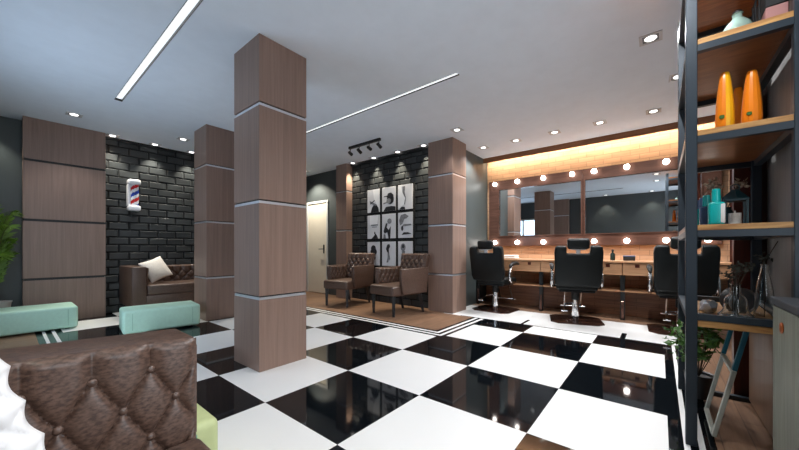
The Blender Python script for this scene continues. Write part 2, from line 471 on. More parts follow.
column(4.905, 5.40, 2.79, 3.30, 'brown wood column between the framed prints and the barber chairs')
column(4.88, 5.06, 5.505, 5.86, 'narrow brown wood column between the white door and the framed prints')
column(0.172, 1.075, 7.22, 7.44, 'wide brown wood panel column with dark joints beside the black brick wall', dark=True)
column(WX+0.003, WX+0.16, 2.72, 3.30, 'wood column on the window wall, seen only in the mirror')

# ------------------------------------------------------------------ CEILING LIGHTS
for (x0, x1, y0, y1), dep, lab in zip(CH, (0.028, 0.012), ('long white ceiling light strip above the left side of the checker floor', 'long white ceiling light strip running from behind the nearest column to mid ceiling')):
    t = thing('ceiling_light_strip', lab, 'light', ((x0+x1)/2, (y0+y1)/2, H))
    f = MB(); e = 0.004
    f.box(x0, x0+e, y0, y1, H-0.002, H+0.048); f.box(x1-e, x1, y0, y1, H-0.002, H+0.048)
    f.box(x0+e, x1-e, y0, y0+e, H-0.002, H+0.048); f.box(x0+e, x1-e, y1-e, y1, H-0.002, H+0.048)
    f.build('channel', M['black'], t, smooth=False, world=True)
    f = MB(); f.box(x0+e, x1-e, y0+e, y1-e, H+dep, H+0.048); f.build('diffuser', M['strip'], t, smooth=False, world=True)

def spot(loc, power, size=95, blend=0.6, col=(0.97, 0.98, 1.0), tilt=(0, 0)):
    l = bpy.data.lights.new('downlight_beam', 'SPOT'); l.energy = power; l.spot_size = R(size); l.spot_blend = blend
    l.color = col; l.shadow_soft_size = 0.03
    o = bpy.data.objects.new('downlight_beam', l); C.objects.link(o); o.location = loc; o.rotation_euler = (tilt[0], tilt[1], 0)
DL0 = []
def downlight(x, y, label, power=30, size=100, group=None, col=(0.97, 0.98, 1.0)):
    if not DL0:
        t = thing('ceiling_downlight', label, 'downlight', (x, y, H), 0, group)
        f = MB(); a, b = 0.085, 0.062
        f.box(-a, a, -a, -b, -0.008, 0); f.box(-a, a, b, a, -0.008, 0); f.box(-a, -b, -b, b, -0.008, 0); f.box(b, a, -b, b, -0.008, 0)
        f.build('frame', M['alu'], t, smooth=False)
        f = MB(); f.box(-b+.001, b-.001, -b+.001, b-.001, -0.003, -0.0005); f.build('recess', M['recess'], t, smooth=False)
        f = MB(); f.lathe([(0.02, -0.014), (0.040, -0.010), (0.046, -0.004)], seg=20); f.build('lens', M['lens'], t)
        DL0.append(t)
    else:
        t = dup(DL0[0], (x, y, H), 0, label, group)
    if power: spot((x, y, H-0.03), power, size, col=col)
    return t
ords = ['first', 'second', 'third', 'fourth', 'fifth']
for k, y in enumerate((2.62, 2.0, 1.36, 0.715, 0.067)):
    downlight(5.78, y, '%s ceiling downlight from the grey side wall, in the row along the mirrors' % ords[k], 100, 135, 'downlights along the mirrors', (0.96, 0.98, 1.0))
for k, y in enumerate((3.44, 4.07, 4.73, 5.38)):
    downlight(4.96, y, '%s small ceiling downlight from the brown column, in the row above the framed prints' % ords[k], 130, 62, 'downlights above the prints', (1.0, 0.9, 0.72))
for k, x in enumerate((1.175, 1.77, 2.37)):
    downlight(x, 7.29, '%s small ceiling downlight from the left, close against the black brick wall by the sofa' % ords[k], 95, 75, 'downlights above the sofa', (1.0, 0.95, 0.82))
downlight(3.77, 0.065, 'large looking ceiling downlight at upper right, nearest to the open shelf', 100, 150)
downlight(4.80, -0.165, 'ceiling downlight mostly hidden behind the open shelf post', 70, 140)
downlight(4.66, 2.57, 'ceiling downlight in front of the brown column beside the barber chairs', 26, 110)
for k, x in enumerate((2.74, 1.71)):  # unseen downlights added to brighten the column faces
    downlight(x, 0.065, '%s ceiling downlight above the near side of the room, overhead and out of the photo' % ords[k], 95, 155)
downlight(0.64, 6.58, 'ceiling downlight in front of the wide brown panel column', 28, 105)
downlight(2.0, 6.55, 'ceiling downlight just left of the second brown column, clear of the brick wall', 28, 105)
downlight(-0.15, 7.25, 'ceiling downlight over the palm by the grey wall', 40, 80, col=(1.0, 0.95, 0.82))
downlight(WX+0.25, 1.5, 'ceiling downlight on the window wall side, seen only in the right mirror', 40, 85, col=(1.0, 0.95, 0.80))
downlight(WX+0.25, 0.2, 'ceiling downlight near the window wall corner, seen only in the right mirror', 40, 85, col=(1.0, 0.95, 0.80))
downlight(4.72, 6.85, 'ceiling downlight above the white door', 230, 120, col=(1.0, 0.93, 0.78))

# track light
t = thing('track_light', 'black ceiling track with four small spot heads above the armchairs', 'track light', (4.15, 4.2, H))
f = MB(); f.box(4.13, 4.17, 3.80, 4.60, H-0.045, H); f.build('rail', M['black'], t, smooth=False, world=True)
for y, dx, dy in ((4.57, -0.10, -0.5), (4.33, 0.9, 0.15), (4.07, -0.10, -0.5), (3.83, 0.9, 0.1)):
    f = MB(); f.tube([(4.15, y, H-0.04), (4.15, y, H-0.11)], 0.008, 8)
    f.build('stem', M['black'], t, world=True)
    f = MB(); d = Vector((dx, dy, -0.35)).normalized()
    p = Vector((4.15, y, H-0.125))
    f.tube([p-d*0.05, p-d*0.046, p+d*0.06], [0.018, 0.028, 0.030], 14)
    f.build('spot_head', M['black'], t, world=True)

# ------------------------------------------------------------------ VANITY WALL
f = MB(); f.box(6.50, 6.525, -0.80, 2.95, H-0.10, H); f.box(6.525, 6.72, -0.80, 2.95, H-0.015, H); struct(f.build('trim_4', M['cornice'], smooth=False))
t = thing('led_strip', 'warm glowing strip under the wooden cornice above the mirrors', 'light', (6.55, 1.0, H-0.045))
f = MB(); f.box(6.526, 6.56, -0.78, 2.93, H-0.045, H-0.016); f.build('diffuser', M['led'], t, smooth=False, world=True)
def vanity_mirror(ya, yb, wide, narrow, wide_at_a, bulbs, label):
    # frame between ya (left, larger Y) and yb
    t = thing('vanity_mirror', label, 'mirror', (6.71, (ya+yb)/2, 1.19))
    z0, z1, g0, g1 = 1.19, 2.575, 1.385, 2.395
    la = wide if wide_at_a else narrow; lb = narrow if wide_at_a else wide
    f = MB()
    f.box(6.64, 6.715, yb, ya, z0, g0, 0.004, 1); f.box(6.64, 6.715, yb, ya, g1, z1, 0.004, 1)
    f.box(6.64, 6.715, ya-la, ya, g0, g1, 0.004, 1); f.box(6.64, 6.715, yb, yb+lb, g0, g1, 0.004, 1)
    f.build('frame', M['mirror_wood'], t, smooth=False, world=True)
    f = MB(); e = 0.018; a, b = ya-la, yb+lb
    f.box(6.625, 6.69, b, a, g0, g0+e); f.box(6.625, 6.69, b, a, g1-e, g1); f.box(6.625, 6.69, a-e, a, g0+e, g1-e); f.box(6.625, 6.69, b, b+e, g0+e, g1-e)
    f.build('inner_bead', M['mirror_wood'], t, smooth=False, world=True)
    f = MB(); f.box(6.665, 6.69, b+e, a-e, g0+e, g1-e); f.build('mirror_glass', M['mirror'], t, smooth=False, world=True)
    for y in bulbs:
        for z in (2.505, 1.263):
            f = MB(); f.lathe([(0.034, 0), (0.034, 0.012), (0.022, 0.022)], seg=16, xf=Matrix.Translation((6.64, y, z)) @ Matrix.Rotation(R(-90), 4, 'Y'))
            s = f.build('bulb_socket', M['steel_strip'], t, world=True)
            f = MB(); f.ball((6.592, y, z), 0.042, 14)
            bo = f.build('bulb', M['bulb'], s)
            bo.data.transform(Matrix.Translation(-Vector(t.location)))
    return t
vanity_mirror(2.88, 1.085, 0.21, 0.014, True, (2.733, 2.257, 1.754, 1.253), 'left bulb-lit mirror in a wide brown wood frame, beside the grey wall')
vanity_mirror(1.083, -0.715, 0.21, 0.014, False, (0.905, 0.43, -0.08, -0.562), 'right bulb-lit mirror in a wide brown wood frame, partly behind the open shelf')

# counter
t = thing('barber_counter', 'long light wood counter with drawers and black legs below the mirrors', 'counter', (6.4, 1.0, 0))
f = MB(); f.box(6.08, 6.715, -0.78, 2.93, 0.905, 0.935, 0.003, 1); f.build('worktop', M['counter_wood'], t, smooth=False, world=True)
LEG = (2.90, 1.675, 0.455, -0.75)
for k in range(3):
    ya, yb = LEG[k], LEG[k+1]; mid = (ya+yb)/2
    f = MB(); f.box(6.13, 6.70, yb+0.006, ya-0.006, 0.715, 0.904); f.build('drawer_case', M['counter_wood'], t, smooth=False, world=True)
    for a, b, hy in ((ya-0.004, mid+0.003, ya-0.19), (mid-0.003, yb+0.004, yb+0.19)):
        f = MB(); f.box(6.105, 6.129, b, a, 0.712, 0.898, 0.003, 1); d = f.build('drawer', M['counter_wood'], t, smooth=False, world=True)
        f = MB(); f.box(6.098, 6.1045, hy-0.028, hy+0.028, 0.835, 0.885); h = f.build('drawer_pull', M['redwood'], d, smooth=False)
        h.data.transform(Matrix.Translation(-Vector(t.location)))
f = MB(); f.box(6.15, 6.70, -0.75, 2.90, 0.443, 0.465, 0.003, 1); f.build('lower_shelf', M['counter_wood'], t, smooth=False, world=True)
for y in LEG:
    f = MB(); f.box(6.14, 6.20, y-0.03, y+0.03, 0.0, 0.442); f.box(6.14, 6.20, y-0.03, y+0.03, 0.466, 0.714)
    f.build('leg', M['black'], t, smooth=False, world=True)
    f = MB(); f.box(6.125, 6.139, y-0.02, y+0.02, 0.03, 0.30, 0.003, 1); f.build('leg_plate', M['darkchrome'], t, smooth=False, world=True)
# dark wood panel under the counter, set back
f = MB(); f.box(6.60, 6.718, -0.78, 2.93, 0.0, 0.43); struct(f.build('trim_5', M['kickwood'], smooth=False))

# ------------------------------------------------------------------ BARBER CHAIRS
def barber_chair(loc, rz, label):
    t = thing('barber_chair', label, 'barber chair', loc, rz, 'barber chairs at the mirrors')
    f = MB(); c = 0.10
    pts = [(-.33, -.26), (-.23, -.36), (.23, -.36), (.33, -.26), (.33, .26), (.23, .36), (-.23, .36), (-.33, .26)]
    f.prism(pts, 2, 0.0, 0.018, 0.004, 2)
    f.lathe([(0.16, 0.018), (0.13, 0.030), (0.07, 0.045)], seg=24)
    f.build('base_plate', M['darkchrome'], t)
    f = MB(); f.lathe([(0.052, 0.04), (0.052, 0.26), (0.044, 0.265), (0.044, 0.33)], seg=20); f.build('column', M['chrome'], t)
    f = MB(); f.lathe([(0.056, 0.33), (0.058, 0.44), (0.10, 0.455), (0.10, 0.465)], seg=20); f.build('column_sleeve', M['black'], t)
    f = MB(); f.tube([(0, 0.05, 0.27), (-0.06, 0.14, 0.265), (-0.16, 0.17, 0.22), (-0.26, 0.17, 0.19)], 0.009, 8); f.tube([(-0.25, 0.13, 0.185), (-0.25, 0.21, 0.185)], 0.013, 8)
    f.build('pump_lever', M['chrome'], t)
    f = MB(); f.box(-0.22, 0.24, -0.24, 0.24, 0.465, 0.49, 0.006, 1); f.build('seat_pan', M['black'], t)
    f = MB(); f.box(-0.23, 0.30, -0.275, 0.275, 0.49, 0.60, 0.035, 4); f.build('seat', M['chairblack'], t)
    # backrest outline in (y,z) with the headrest notch, leaning back
    o = [(-.275, 0.035), (.275, 0.035), (.305, .12), (.315, .55), (.305, .625), (.28, .645), (.165, .645), (.152, .63), (.152, .545), (.14, .53), (-.14, .53), (-.152, .545), (-.152, .63), (-.165, .645), (-.28, .645), (-.305, .625), (-.315, .55), (-.305, .12)]
    f = MB(); f.prism(o, 0, -0.05, 0.05, 0.018, 3)
    xf = Matrix.Translation((-0.28, 0, 0.53)) @ Matrix.Rotation(R(-9), 4, 'Y')
    for v in f.bm.verts: v.co = xf @ v.co
    f.build('backrest', M['chairblack'], t)
    f = MB(); f.box(-0.05, 0.05, -0.145, 0.145, 0.60, 0.755, 0.035, 4, xf)
    f.build('headrest', M['chairblack'], t)
    f = MB(); f.box(-0.012, 0.012, -0.028, 0.028, 0.47, 0.62, 0.003, 1, xf); f.box(-0.016, 0.016, -0.10, 0.10, 0.585, 0.60, 0.003, 1, xf)
    f.build('headrest_bar', M['steel_strip'], t)
    for s in (-1, 1):
        y = s*0.335
        f = MB()
        f.tube([(0.16, y*0.86, 0.52), (0.05, y, 0.52), (-0.07, y, 0.535), (-0.135, y, 0.58), (-0.15, y, 0.66), (-0.12, y, 0.76), (-0.05, y, 0.815), (0.06, y, 0.835), (0.18, y, 0.835)],
               [0.02, 0.024, 0.027, 0.028, 0.026, 0.022, 0.02, 0.018, 0.014], 12)
        a = f.build('armrest', M['chrome'], t)
        f = MB(); f.tube([(-0.13, y, 0.80), (-0.10, y, 0.835), (-0.02, y, 0.862), (0.12, y, 0.868), (0.21, y, 0.855), (0.24, y, 0.84)], [0.018, 0.03, 0.033, 0.033, 0.030, 0.016], 12)
        f.build('arm_pad', M['chairblack'], a)
    f = MB()
    for s in (-1, 1): f.tube([(0.22, s*0.12, 0.48), (0.36, s*0.12, 0.38), (0.46, s*0.12, 0.17)], 0.013, 8)
    f.box(0.42, 0.54, -0.19, 0.19, 0.15, 0.17, 0.006, 1)
    f.build('footrest', M['chrome'], t)
    return t
bc = barber_chair((5.66, 1.03, 0), R(16), 'middle black barber chair, seen from behind with its armrests clear')
dup(bc, (5.76, 2.37, 0), R(-4), 'left black barber chair, beside the grey wall')
dup(bc, (5.76, -0.225, 0), R(4), 'right black barber chair, partly behind the open shelf post')

# ------------------------------------------------------------------ PRINTS ON THE BRICK WALL
def disc(cx, cy, rx, ry, n=18): return [(cx+rx*math.cos(2*PI*k/n), cy+ry*math.sin(2*PI*k/n)) for k in range(n)]
# shapes in print space: u 0..1 left to right, v 0..1 bottom to top; (tone, outline)
PR = [
 [('photo_light', [(.45, 1), (1, 1), (1, .1), (.75, .35), (.55, .6)]), ('photo_ink', [(.28, 0), (.95, 0), (.9, .18), (.72, .34), (.55, .36), (.38, .2)]), ('photo_mid', [(.2, .52), (.5, .42), (.75, .34), (.7, .28), (.45, .34), (.22, .44)]), ('photo_ink', [(.25, .36), (.62, .5), (.6, .54), (.22, .40)])],
 [('photo_ink', [(.1, 0), (1, 0), (1, .16), (.7, .2), (.3, .18)]), ('photo_ink', disc(.62, .48, .26, .20)), ('photo_mid', disc(.5, .42, .16, .12)), ('photo_ink', [(.38, .62), (.45, .74), (.68, .76), (.84, .66), (.86, .56), (.36, .58)]), ('photo_ink', [(.14, .60), (.42, .60), (.42, .65), (.14, .63)]), ('photo_mid', [(.1, .3), (.5, .34), (.5, .4), (.12, .36)])],
 [('photo_light', [(0, .95), (.2, .95), (.3, .7), (.5, .45), (.42, .2), (.1, .05), (0, .05)]), ('photo_mid', [(.3, .93), (.5, .93), (.46, .7), (.56, .45), (.5, .2), (.42, .2), (.5, .45), (.32, .7)]), ('photo_ink', [(.08, 0), (.5, 0), (.48, .1), (.25, .12)])],
 [('photo_light', [(.2, 1), (.9, 1), (.8, .6), (.2, .6)]), ('photo_ink', [(.32, .56), (.86, .56), (.86, .6), (.32, .6)]), ('photo_mid', [(.38, .48), (.78, .48), (.78, .51), (.38, .51)]), ('photo_ink', [(.35, 0), (.9, 0), (.8, .12), (.68, .22), (.56, .12)]), ('photo_ink', disc(.62, .24, .05, .06))],
 [('photo_ink', [(.12, .3), (.3, .62), (.42, .62), (.36, .45), (.5, .34), (.66, .5), (.62, 0), (.5, 0), (.4, .25), (.2, .2)]), ('photo_mid', disc(.56, .7, .16, .11)), ('photo_mid', [(.1, 0), (.3, 0), (.26, .16), (.14, .18)])],
 [('photo_mid', [(.08, .7), (.2, .9), (.5, .95), (.74, .84), (.6, .76), (.45, .74), (.3, .55), (.14, .5)]), ('photo_ink', [(.25, .12), (.95, .15), (.7, .22), (.4, .22)]), ('photo_mid', [(.25, .44), (.95, .48), (.9, .54), (.4, .54)]), ('photo_ink', disc(.3, .38, .08, .1))],
 [('photo_ink', disc(.5, .72, .2, .14)), ('photo_ink', disc(.56, .58, .22, .14)), ('photo_ink', disc(.42, .6, .16, .1)), ('photo_mid', [(.46, .46), (.62, .46), (.6, .12), (.5, .12)]), ('photo_ink', disc(.54, .32, .15, .1))],
 [('photo_ink', [(.4, .88), (.56, .9), (.62, .8), (.52, .7), (.52, .56), (.4, .56), (.3, .7)]), ('photo_mid', [(.42, .56), (.54, .56), (.56, .36), (.46, .14), (.34, .14), (.42, .36)]), ('photo_mid', [(.54, .5), (.62, .3), (.58, .2), (.5, .36)])],
 [('photo_mid', disc(.36, .76, .17, .16)), ('photo_mid', [(.26, .62), (.5, .62), (.46, .36), (.3, .36)]), ('photo_ink', disc(.36, .8, .08, .08))],
]
PL = ['top left framed print on black brick, a dark figure against a bright glow', 'top middle framed print on black brick, a dark head in a cap', 'top right framed print on black brick, a bright profile and a grey edge',
      'middle left framed print on black brick, short dark lines over a small figure', 'central framed print on black brick, a dark figure with raised arms', 'middle right framed print on black brick, grey swirls over a dark streak',
      'bottom left framed print on black brick, dark blobs like a tree', 'bottom middle framed print on black brick, a slim walking figure', 'bottom right framed print on black brick, partly behind the armchair back']
YC = ((4.615, 4.978), (4.176, 4.547), (3.745, 4.111)); ZC = ((1.915, 2.41), (1.348, 1.855), (0.776, 1.28))
for k in range(9):
    (y0, y1), (z0, z1) = YC[k % 3], ZC[k//3]
    t = thing('framed_print', PL[k], 'picture', (5.06, (y0+y1)/2, (z0+z1)/2), 0, 'black and white prints on the brick wall')
    f = MB(); f.box(5.036, 5.062, y0-0.029, y1+0.029, z0-0.028, z1+0.028, 0.002, 1); f.build('backing', M['mortar'], t, smooth=False, world=True)
    f = MB(); f.box(5.022, 5.0355, y0, y1, z0, z1, 0.002, 1); f.build('paper', M['photo_paper'], t, smooth=False, world=True)
    f = MB(); tones = ['photo_light', 'photo_mid', 'photo_ink']
    for q, (tone, out) in enumerate(PR[k]):
        f.mi = tones.index(tone)
        d = 5.0215 - 0.0006*(q+1)
        f.prism([(y1 - u*(y1-y0), z0 + v*(z1-z0)) for u, v in out], 0, d, d+0.0004)
    f.build('printed_figure', [M[n] for n in tones], t, smooth=False, world=True)

# ------------------------------------------------------------------ UPHOLSTERY
def tuft_h(u, v, su, sv, u0, v0, vtop, vbot):
    # u, v metres; buttons at (u0 + i su, v0 - 2j sv) and (u0 + (i+.5) su, v0 - (2j+1) sv)
    du = (u-u0)/su
    vv_ = min(max(v, vbot), vtop)
    dv = (vv_-v0)/(2*sv)
    sa, sb = abs(math.sin(PI*(du+dv))), abs(math.sin(PI*(du-dv)))
    L = su*2*sv/math.hypot(su, 2*sv)/PI
    if v > vtop: L = su/PI
    d = min(sa, sb)*L
    return 0.62*(1-math.exp(-3.2*sa*sb)) + 0.38*(1-math.exp(-d/0.0035))
def tufted(f, org, U, V, N, W, Hh, su, sv, u0, v0, vtop, vbot, amp, res=0.012, lean=None):
    nu, nv = max(8, int(W/res)), max(8, int(Hh/res))
    U, V, N, org = Vector(U), Vector(V), Vector(N), Vector(org)
    def fn(a, b):
        u, v = a*W, b*Hh
        e = min(u, W-u, v, Hh-v)
        ed = min(1.0, e/0.022); ed = 1-(1-ed)**2
        h = amp*tuft_h(u, v, su, sv, u0, v0, vtop, vbot)*ed
        return org + U*u + V*v + N*h
    return f.grid(fn, nu, nv)
def sofa(label, loc, rz, L, D, su, sv, big=False):
    t = thing('tufted_sofa', label, 'sofa', loc, rz)
    Ht, st, A = 0.832, 0.525, 0.19
    f = MB(); f.box(0.02, D-0.01, 0.02, L-0.02, 0.17, 0.36, 0.012, 2); f.build('base', M['leather_dark'], t)
    f = MB(); f.box(0.0, A, A+0.003, L-A-0.003, 0.17, Ht-0.012, 0.02, 3)
    tufted(f, (A+0.005, A+0.004, st-0.03), (0, 1, 0), (0, 0, 1), (1, 0, 0), L-2*A-0.008, Ht-st+0.018, su, sv, 0.06, 0.235, 0.235, -1, 0.04, 0.012)
    bmesh.ops.recalc_face_normals(f.bm, faces=f.bm.faces)
    f.build('backrest', M['leather'], t)
    for s in (0, 1):
        y0 = 0 if s == 0 else L-A
        f = MB(); f.box(0, D, y0+0.0, y0+A, 0.17, Ht, 0.014, 3)
        if s == 0: tufted(f, (A, A+0.002, st-0.03), (1, 0, 0), (0, 0, 1), (0, 1, 0), D-A-0.002, Ht-st+0.02, su, sv, 0.625-A, 0.763-st+0.03, 0.763-st+0.03, -1, 0.030, 0.007 if big else 0.012)
        else: tufted(f, (A, y0-0.002, st-0.03), (1, 0, 0), (0, 0, 1), (0, -1, 0), D-A-0.002, Ht-st+0.027, su, sv, 0.625-A, 0.763-st+0.03, 0.763-st+0.03, -1, 0.0165, 0.004 if big else 0.012)
        bmesh.ops.recalc_face_normals(f.bm, faces=f.bm.faces)
        if big:
            for v in f.bm.verts:
                if v.co.z > 0.7: v.co.z += (D-v.co.x)*0.05*min(1, (v.co.z-0.7)/0.1)
        a = f.build('arm', M['leather'], t, angle=60)
        if big and s == 1:
            for row in range(3):
                z = 0.763 - row*sv
                if z < st+0.02: continue
                k0 = -3
                for k in range(k0, 4):
                    x = 0.625 + (k + (0.5 if row % 2 else 0))*su
                    if A+0.03 < x < D-0.04:
                        g = MB(); g.ball((x, y0-0.006, z), (0.0115, 0.008, 0.0115), 14)
                        g.build('button', M['leather_dark'], a)
            g = MB()
            g.tube([(A, y0+0.002, Ht-0.012+(D-A)*0.05), (D-0.006, y0+0.002, Ht-0.012), (D-0.002, y0+0.004, Ht-0.03), (D-0.002, y0+0.004, st)], 0.004, 8)
            g.build('welt', M['leather_dark'], a)
    f = MB(); f.box(A+0.04, D+0.005, A+0.01, L-A-0.01, 0.362, st, 0.028, 4); f.build('seat_cushion', M['leather_dark'], t)
    for x in (0.07, D-0.07):
        for y in (0.07, L-0.07):
            f = MB(); f.tube([(x, y, 0.0), (x, y, 0.172)], [0.016, 0.026], 12); f.build('leg', M['darkleg'], t)
    return t
sofa('brown tufted sofa in the foreground, only its arm and seat edge in view', (WX+0.02, -0.65, 0), 0, 1.995, 0.87, 0.1235, 0.098, True)
sofa('brown tufted leather sofa against the black brick wall', (1.28, 7.405, 0), R(-90), 2.0, 0.90, 0.16, 0.085)

def cushion(name, label, size, th, mat, mw, quilt=0, n=36):
    f = MB()
    for s in (1, -1):
        def fn(a, b):
            u, v = 2*a-1, 2*b-1
            p = max(0.0, (1-u**2)*(1-v**2))**0.45
            k = 1 - 0.07*(1-u*u)*abs(v)**4 - 0.07*(1-v*v)*abs(u)**4
            z = th*p
            if quilt:
                q = abs(math.sin(PI*quilt*(u+v)/2))*abs(math.sin(PI*quilt*(u-v)/2))
                z *= 0.66 + 0.44*q**0.5
            e = 1.0
            wv = 0.012*abs(math.cos(PI*quilt*v/2)) if quilt else 0
            wu = 0.012*abs(math.cos(PI*quilt*u/2)) if quilt else 0
            return Vector((u*(size/2*k - abs(u)**6*wv), v*(size/2*k - abs(v)**6*wu), s*z))
        f.grid(fn, n, n)
    bmesh.ops.remove_doubles(f.bm, verts=f.bm.verts, dist=1e-5)
    bmesh.ops.recalc_face_normals(f.bm, faces=f.bm.faces)
    bmesh.ops.transform(f.bm, matrix=mw, verts=f.bm.verts)
    o = f.build(name, mat, angle=80)
    return tag(o, label, 'cushion')
cushion('quilted_cushion', 'white quilted cushion at lower left, leaning on the foreground sofa arm', 0.42, 0.075, M['pillow'],
        Matrix.Translation((-0.170, 1.03, 0.782)) @ Matrix.Rotation(R(80), 4, 'X') @ Matrix.Rotation(R(15), 4, 'Z'), 5, 60)
cushion('sofa_cushion', 'cream patterned cushion on the sofa by the brick wall', 0.40, 0.075, M['cream'],
        Matrix.Translation((1.70, 6.93, 0.765)) @ Matrix.Rotation(R(14), 4, 'Z') @ Matrix.Rotation(R(66), 4, 'X') @ Matrix.Rotation(R(20), 4, 'Z'), 0)

# armchairs
def armchair(loc, rz, label):
    t = thing('tufted_armchair', label, 'armchair', loc, rz, 'armchairs before the prints')
    for sx, sy in ((1, 1), (1, -1), (-1, 1), (-1, -1)):
        f = MB(); x, y = sx*0.335, sy*0.27
        bx = x + (0.06 if sx < 0 else 0)
        f.tube([(x if sx > 0 else x-0.03, y, 0), (bx, y, 0.345)], [0.027, 0.044], 4)
        f.build('leg', M['darkleg'], t, smooth=False)
    f = MB(); f.box(-0.30, 0.395, -0.315, 0.315, 0.335, 0.505, 0.035, 4); f.build('seat', M['leather_dark'], t)
    # back: leaning tufted panel
    f = MB()
    xf = Matrix.Translation((-0.30, 0, 0.36)) @ Matrix.Rotation(R(-10), 4, 'Y')
    o = [(-.30, 0), (.30, 0), (.345, .69), (-.345, .69)]
    f.prism(o, 0, -0.07, 0.03, 0.015, 3)
    tufted(f, (0.031, -0.31, 0.16), (0, 1, 0), (0, 0, 1), (1, 0, 0), 0.62, 0.52, 0.124, 0.075, 0.062, 0.43, 0.43, -1, 0.04, 0.012)
    bmesh.ops.recalc_face_normals(f.bm, faces=f.bm.faces)
    for v in f.bm.verts: v.co = xf @ v.co
    f.build('backrest', M['leather'], t)
    for s in (-1, 1):
        f = MB()
        o = [(-0.37, 0.36), (0.20, 0.36), (0.245, 0.60), (0.25, 0.775), (0.235, 0.79), (-0.42, 0.80)]
        ya, yb = (0.30, 0.365) if s > 0 else (-0.365, -0.30)
        f.prism(o, 1, ya, yb, 0.012, 3)
        tufted(f, (-0.26, s*0.299, 0.50), (1, 0, 0), (0, 0, 1), (0, -s, 0), 0.49, 0.275, 0.10, 0.07, 0.06, 0.20, 0.20, -1, 0.028, 0.011)
        bmesh.ops.recalc_face_normals(f.bm, faces=f.bm.faces)
        f.build('arm', M['leather'], t)
    return t
ac = armchair((4.42, 3.62, 0), R(171), 'right tufted brown armchair beside the brown column, under the framed prints')
dup(ac, (4.46, 4.98, 0), R(187), 'left tufted brown armchair beside the narrow column and white door')

# benches
def bench(label, x0, x1, y0, y1, h, mat, rz=0.0):
    t = thing('upholstered_bench', label, 'bench', ((x0+x1)/2, (y0+y1)/2, 0), rz)
    a, b = (x1-x0)/2, (y1-y0)/2
    f = MB(); f.box(-a, a, -b, b, 0.018, h, 0.035, 4); f.build('cushion_block', mat, t)
    f = MB()
    for sx in (-1, 1):
        f.tube([(sx*(a-0.10), -b-0.001, 0.06), (sx*(a-0.10), -b-0.001, h-0.04)], 0.0022, 6)
    f.build('seam', M['seam'] , t)
    for sx in (-1, 1):
        for sy in (-1, 1):
            f = MB(); f.lathe([(0.025, 0), (0.025, 0.02)], (sx*(a-0.10), sy*(b-0.10), 0), 12); f.build('foot', M['black'], t)
    return t
bench('pale green bench at far left, in front of the wide panel column', -0.44, 0.665, 6.40, 7.0, 0.32, M['mint'])
bench('mint green bench in front of the brick wall sofa, left of the second column', 0.975, 1.845, 5.27, 5.77, 0.32, M['mint'], R(-6))
bench('yellow green bench corner just behind the foreground sofa arm', -0.40, 0.645, 1.615, 2.10, 0.32, M['lime'])

# ------------------------------------------------------------------ BARBER POLE
t = thing('barber_pole', 'red, white and blue striped barber pole on the black brick wall', 'barber pole', (1.475, 7.44, 1.81))
f = MB(); f.box(1.385, 1.425, 7.33, 7.44, 1.90, 2.28, 0.006, 1); f.box(1.425, 1.56, 7.42, 7.44, 1.90, 2.28)
f.build('back_plate', M['polewhite'], t, smooth=False, world=True)
for z0, z1 in ((1.81, 1.905), (2.275, 2.37)):
    f = MB(); f.box(1.385, 1.565, 7.27, 7.438, z0, z1, 0.03, 3); f.build('end_cap', M['polewhite'], t, world=True)
f = MB(); n, m = 28, 30
ring = [[f.bm.verts.new((1.485+0.058*math.cos(2*PI*k/n), 7.345+0.058*math.sin(2*PI*k/n), 1.906+0.368*j/m)) for k in range(n)] for j in range(m+1)]
for j in range(m):
    for k in range(n):
        fc = f.bm.faces.new((ring[j][k], ring[j][(k+1) % n], ring[j+1][(k+1) % n], ring[j+1][k]))
        ph = (j/m*1.5 - k/n + 0.5) % 1.0
        fc.material_index = 1 if ph < 0.26 else 0 if ph < 0.5 else 2 if ph < 0.76 else 0
f.build('striped_cylinder', [M['polewhite'], M['red'], M['blue']], t, world=True)

# ------------------------------------------------------------------ OPEN SHELF
SX0, SX1, SY0, SY1 = 2.45, 3.44, -0.565, -0.115
t = thing('open_shelf', 'tall open shelf with blue grey steel frame and oak boards at right', 'shelf', ((SX0+SX1)/2, (SY0+SY1)/2, 0))
f = MB(); p = 0.05
for x in (SX0, SX1-p):
    for y in (SY0, SY1-p):
        g = MB(); g.box(x, x+p, y, y+p, 0, 2.92, 0.003, 1); g.build('post', M['shelf_steel'], t, smooth=False, world=True)
def rails(z0, z1, name='frame_rail'):
    g = MB(); q = 0.001
    g.box(SX0+q, SX0+p-0.01, SY0+p, SY1-p, z0, z1); g.box(SX1-p+0.01, SX1-q, SY0+p, SY1-p, z0, z1)
    g.box(SX0+p, SX1-p, SY0+q, SY0+p-0.01, z0, z1); g.box(SX0+p, SX1-p, SY1-p+0.01, SY1-q, z0, z1)
    g.build(name, M['shelf_steel'], t, smooth=False, world=True)
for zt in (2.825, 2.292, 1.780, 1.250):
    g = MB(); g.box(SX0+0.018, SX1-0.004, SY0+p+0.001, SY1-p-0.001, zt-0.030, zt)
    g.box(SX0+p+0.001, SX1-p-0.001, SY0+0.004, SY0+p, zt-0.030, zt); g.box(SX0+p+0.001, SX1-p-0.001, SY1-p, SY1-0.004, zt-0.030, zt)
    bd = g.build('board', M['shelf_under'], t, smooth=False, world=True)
    g = MB(); g.box(SX0+0.003, SX0+0.017, SY0+p+0.001, SY1-p-0.001, zt-0.030, zt, 0.001, 1); ed = g.build('board_edge', M['shelf_wood'], bd, smooth=False); ed.data.transform(Matrix.Translation(-Vector(t.location)))  # lighter strip stands in for light falling on the front edge
    rails(zt-0.068, zt-0.031)
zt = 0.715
g = MB(); g.box(SX0+0.004, SX1-0.004, SY0+p+0.001, SY1-p-0.001, zt-0.036, zt, 0.002, 1); g.build('board', M['shelf_wood'], t, smooth=False, world=True)
